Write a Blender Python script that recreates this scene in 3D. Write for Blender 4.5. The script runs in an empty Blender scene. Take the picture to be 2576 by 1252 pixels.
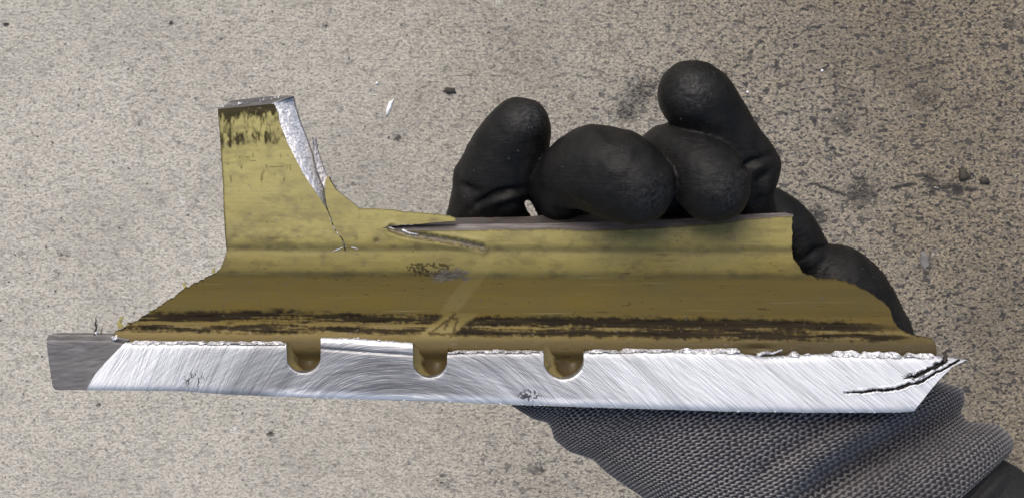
import bpy, math
import numpy as np

# ------------------------------------------------------------------ camera, world, sun, exposure
SC = bpy.context.scene
COL = SC.collection
PLANE = 0.85          # height of the sawn face above the floor, metres
DIST = 420.0          # camera to sawn face, millimetres
K = 0.13              # millimetres per drawing unit at the sawn face
cam = bpy.data.cameras.new("camera")
cam.sensor_width = 36.0
cam.lens = 36.0 * DIST / (2576 * K)
cam.clip_start = 0.01
cam.clip_end = 200
cam_o = bpy.data.objects.new("camera", cam)
cam_o.location = (0, 0, PLANE + DIST * 0.001)
COL.objects.link(cam_o)
SC.camera = cam_o

SUN_EL, SUN_AZ = math.radians(54), math.radians(112)   # azimuth measured from +x, counter-clockwise
world = bpy.data.worlds.new("World")
SC.world = world
world.use_nodes = True
wn = world.node_tree
sky = wn.nodes.new("ShaderNodeTexSky")
sky.sky_type = 'NISHITA'
sky.sun_disc = False
sky.sun_elevation = SUN_EL
sky.sun_rotation = math.radians(90) - SUN_AZ
sky.dust_density = 4.0
sky.ozone_density = 0.6
wn.links.new(sky.outputs[0], wn.nodes["Background"].inputs[0])
wn.nodes["Background"].inputs[1].default_value = 0.12
sun = bpy.data.lights.new("sun", 'SUN')
sun.energy = 1.4
sun.angle = math.radians(42)
sun.color = (1.0, 0.95, 0.87)
sun_o = bpy.data.objects.new("sun", sun)
sun_o.rotation_euler = (0, math.radians(90) - SUN_EL, SUN_AZ)
sun_o.location = (-0.4, 1, 3)
COL.objects.link(sun_o)
SC.view_settings.view_transform = 'Standard'
SC.view_settings.look = 'None'
SC.view_settings.exposure = 0.52
SC.view_settings.gamma = 1.0

# ------------------------------------------------------------------ helpers
rng = np.random.default_rng(7)


def P(x, y, z):
    """drawing units + height in mm above the sawn face -> metres"""
    x, y, z = np.broadcast_arrays(np.asarray(x, float), np.asarray(y, float), np.asarray(z, float))
    f = K * (DIST - z) / DIST
    return np.stack([(x - 1288) * f, (626 - y) * f, z], -1) * 0.001 + np.array([0, 0, PLANE])


def hash2(ix, iy, seed):
    h = (ix.astype(np.int64) * 374761393 + iy.astype(np.int64) * 668265263 + seed * 1442695041) & 0xFFFFFFFF
    h = ((h ^ (h >> 13)) * 1274126177) & 0xFFFFFFFF
    return ((h ^ (h >> 16)) & 0xFFFF) / 65535.0


def vnoise(x, y, seed=0):
    x = np.asarray(x, float); y = np.asarray(y, float)
    ix = np.floor(x); iy = np.floor(y)
    fx = x - ix; fy = y - iy
    fx = fx * fx * (3 - 2 * fx); fy = fy * fy * (3 - 2 * fy)
    a = hash2(ix, iy, seed); b = hash2(ix + 1, iy, seed)
    c = hash2(ix, iy + 1, seed); d = hash2(ix + 1, iy + 1, seed)
    return (a * (1 - fx) + b * fx) * (1 - fy) + (c * (1 - fx) + d * fx) * fy


def fbm(x, y, seed=0, octaves=4):
    s = 0.0; a = 0.5; t = 0.0
    x, y = np.broadcast_arrays(np.asarray(x, float), np.asarray(y, float))
    for o in range(octaves):
        s = s + a * vnoise(x * 2 ** o + 17.3 * o, y * 2 ** o - 9.1 * o, seed + o)
        t += a; a *= 0.55
    return s / t


def sstep(a, b, x):
    t = np.clip((np.asarray(x, float) - a) / (b - a), 0, 1)
    return t * t * (3 - 2 * t)


def tab(pairs):
    a = np.array(pairs, float)
    return lambda x: np.interp(x, a[:, 0], a[:, 1])


def polydist(x, y, pts):
    """distance to a polyline and the 0..1 position along it"""
    best = np.full(np.shape(x), 1e9); pos = np.zeros(np.shape(x))
    n = len(pts) - 1
    for i in range(n):
        ax, ay = pts[i]; bx, by = pts[i + 1]
        dx, dy = bx - ax, by - ay
        t = np.clip(((x - ax) * dx + (y - ay) * dy) / (dx * dx + dy * dy), 0, 1)
        d = np.hypot(x - ax - t * dx, y - ay - t * dy)
        m = d < best
        best = np.where(m, d, best); pos = np.where(m, (i + t) / n, pos)
    return best, pos


def mk(name, verts, faces, mat, parent=None, attrs=None, smooth=True):
    """verts (N,3), faces (M,4) or a list of index arrays -> one mesh object"""
    me = bpy.data.meshes.new(name)
    verts = np.ascontiguousarray(verts, np.float32)
    if isinstance(faces, np.ndarray):
        groups = [faces]
    else:
        groups = faces
    idx = np.concatenate([g.ravel() for g in groups]).astype(np.int32)
    tot = np.concatenate([np.full(len(g), g.shape[1]) for g in groups]).astype(np.int32)
    start = np.concatenate([[0], np.cumsum(tot)[:-1]]).astype(np.int32)
    me.vertices.add(len(verts)); me.vertices.foreach_set("co", verts.ravel())
    me.loops.add(len(idx)); me.loops.foreach_set("vertex_index", idx)
    me.polygons.add(len(tot)); me.polygons.foreach_set("loop_start", start)
    me.polygons.foreach_set("loop_total", tot)
    me.polygons.foreach_set("use_smooth", np.full(len(tot), smooth))
    me.update(calc_edges=True)
    for k, a in (attrs or {}).items():
        a = np.asarray(a, np.float32)
        if a.ndim == 1:
            at = me.attributes.new(k, 'FLOAT', 'POINT'); at.data.foreach_set("value", a)
        else:
            at = me.attributes.new(k, 'FLOAT_VECTOR', 'POINT'); at.data.foreach_set("vector", a.ravel())
    me.validate(clean_customdata=False)
    me.materials.append(mat)
    o = bpy.data.objects.new(name, me)
    COL.objects.link(o)
    if parent is not None:
        o.parent = parent
        o.matrix_parent_inverse = parent.matrix_world.inverted()
    return o


def gridquads(nv, nu, off=0, flip=False):
    i = np.arange(nv * nu).reshape(nv, nu) + off
    q = np.stack([i[:-1, :-1], i[1:, :-1], i[1:, 1:], i[:-1, 1:]], -1).reshape(-1, 4)
    return q[:, ::-1] if flip else q


def border(nv, nu):
    i = np.arange(nv * nu).reshape(nv, nu)
    return np.concatenate([i[0, :-1], i[:-1, -1], i[-1, :0:-1], i[:0:-1, 0]])


def slab(x, y, z, depth, attrs=None):
    """solid from a front sheet (nv,nu) in drawing units with a back sheet depth mm deeper.
    returns verts, faces, attrs; the front sheet keeps its own edge so that it stays crisp"""
    nv, nu = x.shape
    f = P(x, y, z).reshape(-1, 3)
    # the back follows the front straight down, so the solid has true vertical sides
    b = f.copy(); b[:, 2] -= 0.001 * (depth.ravel() if isinstance(depth, np.ndarray) else depth)
    n = nv * nu
    ring = border(nv, nu)
    side_top = f[ring]; side_bot = b[ring]
    m = len(ring)
    verts = np.concatenate([f, b, side_top, side_bot])
    fr = gridquads(nv, nu)
    bk = gridquads(nv, nu, n, True)
    k = np.arange(m); k2 = (k + 1) % m
    sd = np.stack([2 * n + k, 2 * n + k2, 2 * n + m + k2, 2 * n + m + k], -1)
    at = {}
    for key, a in (attrs or {}).items():
        a = np.asarray(a, np.float32).reshape(n, -1)
        a = np.concatenate([a, a, a[ring], a[ring]])
        at[key] = a[:, 0] if a.shape[1] == 1 else a
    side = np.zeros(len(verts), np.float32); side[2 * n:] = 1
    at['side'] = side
    return verts, np.concatenate([fr, bk, sd]), at


def merge(parts):
    vs, fs, ats, off = [], [], {}, 0
    for v, f, a in parts:
        vs.append(v); fs.append(f + off); off += len(v)
        for k in a:
            ats.setdefault(k, []).append(a[k])
    return np.concatenate(vs), np.concatenate(fs), {k: np.concatenate(v) for k, v in ats.items()}


def empty(name, loc, label=None, cat=None, group=None):
    o = bpy.data.objects.new(name, None)
    o.empty_display_size = 0.02
    o.location = loc
    COL.objects.link(o)
    bpy.context.view_layer.update()
    if label:
        o["label"] = label; o["category"] = cat
    if group:
        o["group"] = group
    return o


# node helpers
class NT:
    def __init__(self, name):
        self.m = bpy.data.materials.new(name); self.m.use_nodes = True
        self.t = self.m.node_tree
        self.b = self.t.nodes["Principled BSDF"]

    def n(self, typ, ins=None, **props):
        nd = self.t.nodes.new("ShaderNode" + typ)
        for k, v in props.items():
            setattr(nd, k, v)
        for k, v in (ins or {}).items():
            self.put(nd.inputs[k], v)
        return nd

    def put(self, sock, v):
        if isinstance(v, bpy.types.NodeSocket):
            self.t.links.new(v, sock)
        else:
            sock.default_value = v

    def set(self, **kw):
        for k, v in kw.items():
            self.put(self.b.inputs[k.replace('_', ' ')], v)

    def attr(self, name, vec=False):
        a = self.n("Attribute", attribute_name=name)
        return a.outputs["Vector" if vec else "Fac"]

    def math(self, op, a, b=0.0, c=0.0, clamp=False):
        nd = self.n("Math", {0: a, 1: b, 2: c}, operation=op, use_clamp=clamp)
        return nd.outputs[0]

    def ramp(self, f, a, b):
        nd = self.n("MapRange", {0: f, 1: a, 2: b, 3: 0.0, 4: 1.0}, clamp=True)
        return nd.outputs[0]

    def mix(self, f, a, b):
        nd = self.n("Mix", data_type='RGBA')
        self.put(nd.inputs[0], f)
        for s, v in ((nd.inputs[6], a), (nd.inputs[7], b)):
            if isinstance(v, tuple) and len(v) == 3:
                v = (*v, 1)
            self.put(s, v)
        return nd.outputs[2]

    def obj(self, scale=(1, 1, 1), rot=(0, 0, 0)):
        tc = self.n("TexCoord")
        mp = self.n("Mapping", {"Vector": tc.outputs["Object"], "Scale": scale, "Rotation": rot})
        return mp.outputs[0]

    def noise(self, vec, scale, detail=3.0, rough=0.55, out=0):
        nd = self.n("TexNoise", {"Vector": vec, "Scale": scale, "Detail": detail, "Roughness": rough})
        return nd.outputs[out]

    def bump(self, h, strength, dist):
        nd = self.n("Bump", {"Height": h, "Strength": strength, "Distance": dist})
        return nd.outputs[0]


# ------------------------------------------------------------------ materials
def mat_floor():
    t = NT("concrete")
    v = t.obj((0.85, 1.12, 1.0))
    shade_tone = t.attr("shade_tone")
    worn = t.attr("worn"); stain = t.attr("stain"); pale = t.attr("pale")
    fine = t.noise(v, 400, 3.0, 0.65)
    med = t.noise(t.obj((0.7, 1.2, 1.0), (0, 0, 0.25)), 175, 2.0, 0.5)
    mid = t.noise(v, 60, 3.0, 0.6)
    big = t.noise(v, 7, 4.0, 0.6)
    spk = t.noise(v, 300, 1.0, 0.5)
    spk3 = t.noise(t.obj((0.75, 1.15, 1.0), (0, 0, -0.4)), 135, 1.0, 0.5)
    spk2 = t.noise(v, 62, 3.0, 0.55)
    hue = t.noise(t.obj((0.8, 1.15, 1.0), (0, 0, 1.0)), 380, 2.0, 0.6)
    paste = t.mix(shade_tone, (0.47, 0.440, 0.378), (0.215, 0.180, 0.126))  # carries the shade painted into the concrete towards the right
    grain = t.mix(shade_tone, (0.235, 0.223, 0.193), (0.088, 0.077, 0.062))
    light = t.mix(shade_tone, (0.55, 0.515, 0.44), (0.33, 0.275, 0.20))
    blue = t.mix(shade_tone, (0.27, 0.268, 0.262), (0.098, 0.094, 0.090))
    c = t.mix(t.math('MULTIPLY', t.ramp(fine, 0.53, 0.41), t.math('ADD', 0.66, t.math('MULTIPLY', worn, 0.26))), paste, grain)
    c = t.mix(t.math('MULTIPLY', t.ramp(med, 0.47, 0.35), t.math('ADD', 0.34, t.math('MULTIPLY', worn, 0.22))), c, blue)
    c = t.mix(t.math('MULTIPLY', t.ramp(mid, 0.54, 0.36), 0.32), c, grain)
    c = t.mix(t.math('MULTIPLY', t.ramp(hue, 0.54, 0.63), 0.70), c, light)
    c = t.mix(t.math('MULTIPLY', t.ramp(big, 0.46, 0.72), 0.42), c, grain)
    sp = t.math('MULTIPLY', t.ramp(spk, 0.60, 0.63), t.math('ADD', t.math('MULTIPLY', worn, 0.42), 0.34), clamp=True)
    c = t.mix(sp, c, t.mix(shade_tone, (0.10, 0.098, 0.095), (0.024, 0.022, 0.023)))
    sp3 = t.math('MULTIPLY', t.ramp(spk3, 0.615, 0.65), t.math('ADD', t.math('MULTIPLY', worn, 0.55), 0.24), clamp=True)
    c = t.mix(sp3, c, (0.030, 0.030, 0.034))
    sp2 = t.math('MULTIPLY', t.ramp(spk2, 0.69, 0.73), 0.6)
    c = t.mix(sp2, c, (0.08, 0.08, 0.083))
    st = t.ramp(t.math('ADD', stain, t.math('MULTIPLY', t.math('SUBTRACT', fine, 0.5), 1.5)), 0.35, 0.75)
    c = t.mix(st, c, (0.035, 0.032, 0.03))
    pl = t.ramp(t.math('ADD', pale, t.math('MULTIPLY', t.math('SUBTRACT', fine, 0.5), 1.2)), 0.35, 0.8)
    c = t.mix(pl, c, (0.66, 0.64, 0.62))
    h = t.math('ADD', t.math('ADD', fine, t.math('MULTIPLY', med, 0.8)), t.math('MULTIPLY', sp, -0.6))
    t.set(Base_Color=c, Roughness=0.85, Specular_IOR_Level=0.25, Normal=t.bump(h, 0.8, 0.0016))
    return t.m


def mat_metal():
    t = NT("sawn_aluminium")
    gv = t.attr("groove", True)
    low_sheen = t.attr("low_sheen"); crk = t.attr("crack"); smut = t.attr("smut"); tan = t.attr("along", True); side = t.attr("side")
    sv = t.n("VectorMath", {0: gv, 1: (0.012, 0.33, 0.0)}, operation='MULTIPLY').outputs[0]
    s1 = t.noise(sv, 1.0, 3.0, 0.6)
    sv2 = t.n("VectorMath", {0: gv, 1: (0.004, 0.11, 0.0)}, operation='MULTIPLY').outputs[0]
    s2 = t.noise(sv2, 1.0, 3.0, 0.6)
    sv3 = t.n("VectorMath", {0: gv, 1: (0.0022, 0.022, 0.0)}, operation='MULTIPLY').outputs[0]
    s3 = t.noise(sv3, 1.0, 2.0, 0.5)
    low_sheen = t.math('ADD', low_sheen, t.math('MULTIPLY', t.math('SUBTRACT', s3, 0.52), 0.9), clamp=True)
    ob = t.obj()
    gr = t.noise(ob, 2200, 2.0, 0.6)
    c = t.mix(low_sheen, (0.72, 0.73, 0.74), (0.165, 0.165, 0.172))  # bright and dark reflection along the face is painted into the base colour
    c = t.mix(t.math('MULTIPLY', t.ramp(s1, 0.50, 0.30), t.math('ADD', 0.55, t.math('MULTIPLY', low_sheen, 0.2))), c, t.mix(low_sheen, (0.20, 0.21, 0.23), (0.07, 0.07, 0.075)))
    c = t.mix(t.math('MULTIPLY', t.ramp(s2, 0.52, 0.30), t.math('ADD', 0.35, t.math('MULTIPLY', low_sheen, 0.2))), c, t.mix(low_sheen, (0.24, 0.245, 0.26), (0.085, 0.085, 0.09)))
    c = t.mix(t.math('MULTIPLY', t.ramp(s1, 0.55, 0.72), t.math('SUBTRACT', 0.75, t.math('MULTIPLY', low_sheen, 0.35))), c, t.mix(low_sheen, (0.86, 0.87, 0.89), (0.50, 0.50, 0.52)))
    c = t.mix(t.ramp(t.math('ADD', smut, t.math('SUBTRACT', gr, 0.5)), 0.35, 0.6), c, (0.07, 0.07, 0.075))
    c = t.mix(t.ramp(crk, 0.3, 0.7), c, (0.020, 0.014, 0.012))
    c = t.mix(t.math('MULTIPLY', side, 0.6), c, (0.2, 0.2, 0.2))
    met = t.math('MULTIPLY', t.math('SUBTRACT', 1.0, t.ramp(crk, 0.3, 0.7)), 0.6)
    h = t.math('ADD', s1, t.math('ADD', t.math('MULTIPLY', s2, 0.8), t.math('MULTIPLY', gr, 0.25)))
    t.set(Base_Color=c, Metallic=met, Roughness=0.42, Anisotropic=0.65, Tangent=tan,
          Normal=t.bump(h, 0.4, 0.0003))
    return t.m


def mat_paint():
    t = NT("olive_primer")
    amber = t.attr("amber"); dirt = t.attr("dirt"); wear = t.attr("wear"); light = t.attr("fresh"); side = t.attr("side"); dark_tone = t.attr("dark_tone")
    ob = t.obj((0.6, 1.2, 1.0))
    fine = t.noise(ob, 900, 3.0, 0.6)
    cloud = t.noise(ob, 85, 5.0, 0.7)
    streak = t.noise(t.obj((60, 900, 200)), 1.0, 4.0, 0.6)
    c = t.mix(amber, (0.300, 0.266, 0.092), (0.160, 0.113, 0.0260))
    c = t.mix(t.math('MULTIPLY', t.ramp(cloud, 0.44, 0.70), 0.50), c, (0.13, 0.105, 0.042))
    c = t.mix(t.math('MULTIPLY', t.ramp(streak, 0.52, 0.8), 0.35), c, (0.085, 0.066, 0.028))
    c = t.mix(t.math('MULTIPLY', light, 0.26), c, (0.27, 0.215, 0.082))
    c = t.mix(t.math('MULTIPLY', t.ramp(fine, 0.60, 0.8), 0.35), c, (0.07, 0.056, 0.026))
    scr = t.noise(t.obj((25, 1500, 200), (0, 0, 0.12)), 1.0, 2.0, 0.5)
    c = t.mix(t.math('MULTIPLY', t.ramp(scr, 0.66, 0.74), 0.35), c, (0.33, 0.29, 0.14))
    c = t.mix(t.math('MULTIPLY', dark_tone, 0.9), c, (0.05, 0.040, 0.024))
    c = t.mix(t.math('MULTIPLY', dirt, 0.97), c, t.mix(t.ramp(streak, 0.35, 0.65), (0.010, 0.0085, 0.0068), (0.034, 0.026, 0.017)))
    c = t.mix(wear, c, t.mix(t.ramp(fine, 0.35, 0.65), (0.075, 0.062, 0.046), (0.185, 0.158, 0.125)))
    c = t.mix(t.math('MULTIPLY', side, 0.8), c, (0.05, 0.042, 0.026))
    h = t.math('ADD', t.math('MULTIPLY', fine, 0.5), t.math('MULTIPLY', dirt, -1.0))
    t.set(Base_Color=c, Roughness=t.math('ADD', 0.42, t.math('MULTIPLY', dirt, 0.3)), Specular_IOR_Level=t.math('SUBTRACT', 0.22, t.math('MULTIPLY', dirt, 0.20)),
          Normal=t.bump(h, 0.35, 0.0002))
    return t.m


def mat_simple(name, cols, scale, rough=0.5, metal=0.0, bump=0.4, dist=0.0003, stretch=(1, 1, 1), spec=0.5):
    t = NT(name)
    ob = t.obj(stretch)
    a = t.noise(ob, scale, 4.0, 0.62)
    b = t.noise(ob, scale * 0.22, 3.0, 0.6)
    c = t.mix(t.ramp(a, 0.35, 0.68), cols[0], cols[1])
    c = t.mix(t.ramp(b, 0.52, 0.75), c, cols[2])
    t.set(Base_Color=c, Roughness=rough, Metallic=metal, Specular_IOR_Level=spec, Normal=t.bump(a, bump, dist))
    return t.m


def mat_rubber():
    t = NT("black_nitrile")
    ob = t.obj((1, 1, 1))
    a = t.noise(t.obj((1.0, 3.2, 1.0), (0, 0, 0.5)), 330, 3.0, 0.6)
    b = t.noise(ob, 1500, 2.0, 0.6)
    cl = t.noise(t.obj((1.6, 0.8, 1.0), (0, 0, 0.5)), 75, 6.0, 0.72)
    dust = t.noise(ob, 850, 3.0, 0.6)
    c = t.mix(t.ramp(cl, 0.35, 0.75), (0.0045, 0.0044, 0.0044), (0.0155, 0.0145, 0.0135))
    c = t.mix(t.math('MULTIPLY', t.ramp(dust, 0.66, 0.80), 0.30), c, (0.055, 0.052, 0.05))
    c = t.mix(t.math('MULTIPLY', t.attr("scuff_sheen"), t.math('MULTIPLY', t.ramp(dust, 0.40, 0.72), 0.75)), c, (0.075, 0.075, 0.078))  # scuffed patches that also paint sheen on the fingertips
    fl = t.noise(ob, 560, 1.0, 0.5)
    c = t.mix(t.math('MULTIPLY', t.ramp(fl, 0.75, 0.78), 0.5), c, (0.10, 0.098, 0.095))
    h = t.math('ADD', a, t.math('MULTIPLY', b, 0.35))
    t.set(Base_Color=c, Roughness=t.math('ADD', 0.38, t.math('MULTIPLY', cl, 0.3)), Specular_IOR_Level=0.17,
          Normal=t.bump(h, 0.4, 0.0006))
    return t.m


def mat_knit():
    t = NT("grey_knit")
    y = t.attr("yarn"); core = t.attr("nap_shade")
    ob = t.obj()
    f = t.noise(ob, 2600, 3.0, 0.65)
    w = t.noise(ob, 45, 3.0, 0.6)
    yarn = t.mix(t.ramp(f, 0.3, 0.7), (0.15, 0.143, 0.145), (0.38, 0.36, 0.355))
    yarn = t.mix(t.math('MULTIPLY', t.ramp(w, 0.45, 0.75), 0.5), yarn, (0.10, 0.098, 0.105))
    yarn = t.mix(t.math('MULTIPLY', t.math('SUBTRACT', 1.0, core, clamp=True), 0.75), yarn, (0.085, 0.081, 0.082))  # yarn darkened here for the shade on the cuff
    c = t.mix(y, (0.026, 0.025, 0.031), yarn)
    t.set(Base_Color=c, Roughness=0.95, Specular_IOR_Level=0.1, Normal=t.bump(f, 0.7, 0.0004))
    t.b.inputs["Sheen Weight"].default_value = 0.15
    return t.m


M_floor, M_metal, M_paint, M_rubber, M_knit = mat_floor(), mat_metal(), mat_paint(), mat_rubber(), mat_knit()
M_frac = mat_simple("torn_aluminium", ((0.28, 0.28, 0.29), (0.78, 0.78, 0.80), (0.55, 0.55, 0.56)), 1500, 0.42, 0.5, 0.35, 0.0004)
M_end = mat_simple("dark_aluminium", ((0.075, 0.073, 0.074), (0.165, 0.16, 0.16), (0.11, 0.105, 0.105)), 420, 0.55, 0.3, 0.5, 0.0003, (0.35, 1.6, 1))  # dark grey; on the saw cut it paints in the weaker reflection
M_edge = mat_simple("sheared_edge", ((0.13, 0.115, 0.11), (0.25, 0.225, 0.215), (0.19, 0.165, 0.155)), 500, 0.55, 0.25, 0.5, 0.0003, (0.15, 2, 1))
M_dark = mat_simple("grimy_flange", ((0.020, 0.017, 0.014), (0.07, 0.055, 0.045), (0.035, 0.03, 0.026)), 300, 0.6, 0.0, 0.5, 0.0003, (0.2, 2, 1))
M_bright = mat_simple("bright_burr", ((0.22, 0.22, 0.23), (0.85, 0.85, 0.87), (0.62, 0.62, 0.64)), 1100, 0.38, 0.5, 0.9, 0.0005)
M_sliver = mat_simple("torn_sliver_metal", ((0.30, 0.27, 0.26), (0.75, 0.72, 0.72), (0.5, 0.47, 0.46)), 1000, 0.5, 0.3, 0.8, 0.0005)
def mat_hole():
    t = NT("hole_primer")
    a = t.noise(t.obj(), 300, 4.0, 0.6)
    c = t.mix(t.ramp(t.math('ADD', t.attr('lit_wall'), t.math('MULTIPLY', t.math('SUBTRACT', a, .5), .8)), 0.25, 0.6), (0.055, 0.038, 0.013), (0.26, 0.205, 0.085))  # lighter colour on the walls paints in the lit crescent
    c = t.mix(t.math('MULTIPLY', t.ramp(a, 0.55, 0.7), .6), c, (0.035, 0.027, 0.014))
    t.set(Base_Color=c, Roughness=0.45, Specular_IOR_Level=0.3, Normal=t.bump(a, 0.4, 0.0003))
    return t.m


M_primer = mat_hole()
M_sleeve = mat_simple("black_sleeve", ((0.010, 0.010, 0.010), (0.020, 0.020, 0.021), (0.014, 0.014, 0.014)), 900, 0.7, 0.0, 0.5, 0.0004, spec=0.25)
M_white = mat_simple("white_fleck", ((0.75, 0.75, 0.76), (0.9, 0.9, 0.9), (0.85, 0.85, 0.86)), 600, 0.5)
M_crumb = mat_simple("dark_crumb", ((0.018, 0.015, 0.012), (0.06, 0.045, 0.03), (0.03, 0.025, 0.02)), 500, 0.7, 0.0, 0.8, 0.001)
M_grit = mat_simple("grit", ((0.09, 0.088, 0.086), (0.24, 0.22, 0.20), (0.36, 0.33, 0.30)), 60, 0.8, 0.0, 0.8, 0.001)
M_cloth = mat_simple("dark_workwear", ((0.012, 0.013, 0.016), (0.03, 0.03, 0.035), (0.02, 0.02, 0.024)), 700, 0.85, 0.0, 0.6, 0.0006, spec=0.2)

# ------------------------------------------------------------------ floor
FZ = -PLANE * 1000


def Fm(px, py):
    return P(px, py, FZ)[..., :2]


def build_floor():
    core_x = np.linspace(-0.68, 0.68, 640); core_y = np.linspace(-0.40, 0.40, 380)
    far = np.array([0.75, 0.95, 1.5, 3, 6, 12, 25])
    xs = np.concatenate([-far[::-1], core_x, far]); ys = np.concatenate([-far[::-1], core_y, far])
    X, Y = np.meshgrid(xs, ys)
    f = K * (DIST - FZ) / DIST * 0.001
    px = X / f + 1288; py = 626 - Y / f       # the drawing unit a floor point belongs to, to place stains, wear and the painted shade
    inner = (np.abs(X) < 0.68) & (np.abs(Y) < 0.40)
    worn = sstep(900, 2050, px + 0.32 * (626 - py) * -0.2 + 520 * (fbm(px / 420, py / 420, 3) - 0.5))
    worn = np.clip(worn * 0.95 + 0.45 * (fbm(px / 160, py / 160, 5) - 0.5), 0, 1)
    shade_tone = np.clip((px - 350 - 0.18 * (py - 600)) / 2050, 0, 1)  # shade over the right side, put into the floor colour as a gradient
    shade_tone = np.clip(shade_tone ** 1.05 + .22 * (fbm(px / 300, py / 300, 6) - .5) + .16 * (fbm(px / 70, py / 70, 7) - .5), 0, 1)
    stain = np.zeros_like(X); pale = np.zeros_like(X)
    for (sx, sy, r, a) in [(1610, 235, 55, .75), (1580, 280, 45, .8), (1640, 215, 34, .7), (1660, 265, 28, .6), (1000, 348, 15, .85), (1130, 372, 15, .6),
                           (2165, 490, 60, .62), (2060, 545, 38, .6), (2410, 480, 18, 1.), (2170, 455, 40, .5), (2350, 478, 22, .6), (2340, 450, 26, .7),
                           (1825, 187, 14, .8), (1355, 1180, 24, .7), (680, 1090, 13, .9), (1110, 1195, 12, .7), (1120, 1215, 18, .6), (160, 640, 26, .6),
                           (150, 690, 20, .5), (280, 700, 14, .5), (15, 62, 10, 1.), (430, 58, 9, .9), (820, 66, 8, .9), (555, 98, 8, .7), (2100, 190, 20, .5),
                           (2120, 310, 60, .50), (2140, 250, 55, .45), (2330, 250, 60, .45), (2450, 250, 30, .5), (2330, 660, 25, .6), (2540, 60, 24, .6),
                           (247, 1018, 8, 1.), (910, 1240, 16, .4), (1590, 1190, 40, .4), (1240, 1120, 30, .4), (1480, 30, 30, .4), (1290, 90, 30, .45), (1090, 60, 40, .4)]:
        d = np.hypot((px - sx), (py - sy) * 1.15) / r
        stain = np.maximum(stain, a * np.exp(-d * d * 0.9))
    cr = [(2005, 445), (2040, 462), (2090, 478), (2150, 492), (2220, 478), (2300, 462), (2360, 470), (2410, 470), (2470, 482), (2520, 530), (2576, 560), (2700, 600)]
    d, q = polydist(px + 10 * (fbm(px / 25, py / 25, 8) - .5), py + 14 * (fbm(px / 22, py / 22, 9) - .5), cr)
    stain = np.maximum(stain, 0.85 * np.exp(-(d / 5.5) ** 2) * sstep(.28, .58, fbm(px / 40, py / 40, 11, 3)))
    d, q = polydist(px, py, [(880, 330), (888, 350), (902, 362), (905, 380)])
    stain = np.maximum(stain, 0.5 * np.exp(-(d / 6) ** 2))
    d, q = polydist(px, py, [(1095, 1205), (1125, 1222), (1150, 1235)])
    stain = np.maximum(stain, 0.6 * np.exp(-(d / 8) ** 2))
    d, q = polydist(px, py, [(350, 1050), (356, 1130), (350, 1260)])
    stain = np.maximum(stain, 0.28 * np.exp(-(d / 9) ** 2))
    for (sx, sy, r, a) in [(505, 660, 24, .7), (460, 505, 14, .9), (590, 1080, 16, .9), (570, 1100, 18, .6), (1255, 5, 14, .8), (1080, 100, 30, .5), (2350, 640, 14, .6), (590, 1195, 8, .9), (2330, 655, 16, .7)]:
        d = np.hypot(px - sx, py - sy) / r
        pale = np.maximum(pale, a * np.exp(-d * d))
    stain = np.clip(stain * np.where(px > 1950, 1.1, .9), 0, 1.1); pale = pale * .65
    stain = stain * inner; pale = pale * inner
    Z = np.where(inner, -0.0011 * stain - 0.0006 * fbm(X / 0.006, Y / 0.006, 21, 3) * (0.4 + worn), -0.0008)
    v = np.stack([X, Y, Z], -1).reshape(-1, 3)
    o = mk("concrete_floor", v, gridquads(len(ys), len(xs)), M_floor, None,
           {"worn": worn.ravel(), "shade_tone": shade_tone.ravel(), "stain": stain.ravel(), "pale": pale.ravel()})
    # rows run upward in y, so turn the faces to look up
    o.data.flip_normals()
    o["kind"] = "structure"
    o["label"] = "worn pale grey concrete floor with dark specks and stains"
    return o


build_floor()

# ------------------------------------------------------------------ the broken bracket
bracket = empty("metal_bracket", (0, 0, PLANE), "broken olive painted aluminium rail piece with bright sawn edge and three half holes", "metal part")

ZP = np.array([(200, 3.0), (260, 3.2), (420, 4.2), (560, 5.4), (600, 5.8), (618, 5.7), (628, 4.9), (638, 5.2), (660, 5.0), (684, 4.3), (700, 2.6), (740, -0.3), (780, -2.6),
               (792, -3.5), (815, -4.3), (836, -3.8), (848, -3.5), (866, -3.3), (880, -3.3), (890, -3.9), (905, -6.8), (960, -8.5), (1000, -9)], float)
_yt = np.linspace(200, 1000, 1601)
_zt = np.interp(_yt, ZP[:, 0], ZP[:, 1])
_k = np.exp(-0.5 * (np.arange(-24, 25) / 13.0) ** 2); _k /= _k.sum()
_zt = np.convolve(np.pad(_zt, 24, 'edge'), _k, 'valid')

TEAR = [(985, 575), (1020, 588), (1088, 598), (1156, 609), (1212, 621)]
HALF = [(722, 806), (1040, 1124), (1368, 1468)]


def web_z(x, y):
    bow = 10 * sstep(250, 2400, x) * 0      # straight rail
    z = np.interp(y - 10 * (x - 1288) / 2200 * 1.0, _yt, _zt)
    z = z + 0.10 * (fbm(x / 60, y / 30, 31) - .5) + 0.05 * (fbm(x / 9, y / 9, 33) - .5)
    d, q = polydist(x, y, TEAR)
    z = z - 0.9 * np.exp(-(d / (7.5 - 3 * q)) ** 2) + 0.3 * np.exp(-((d - 14) / 6) ** 2)
    z = z - 0.5 * np.exp(-(np.hypot(x - 947, y - 606) / 6) ** 2)
    # shallow dent with a bright lip near the right end of the sawn edge
    z = z - 1.2 * np.exp(-(((x - 1905) / 34) ** 2 + ((y - 876) / 8) ** 2))
    return z


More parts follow.
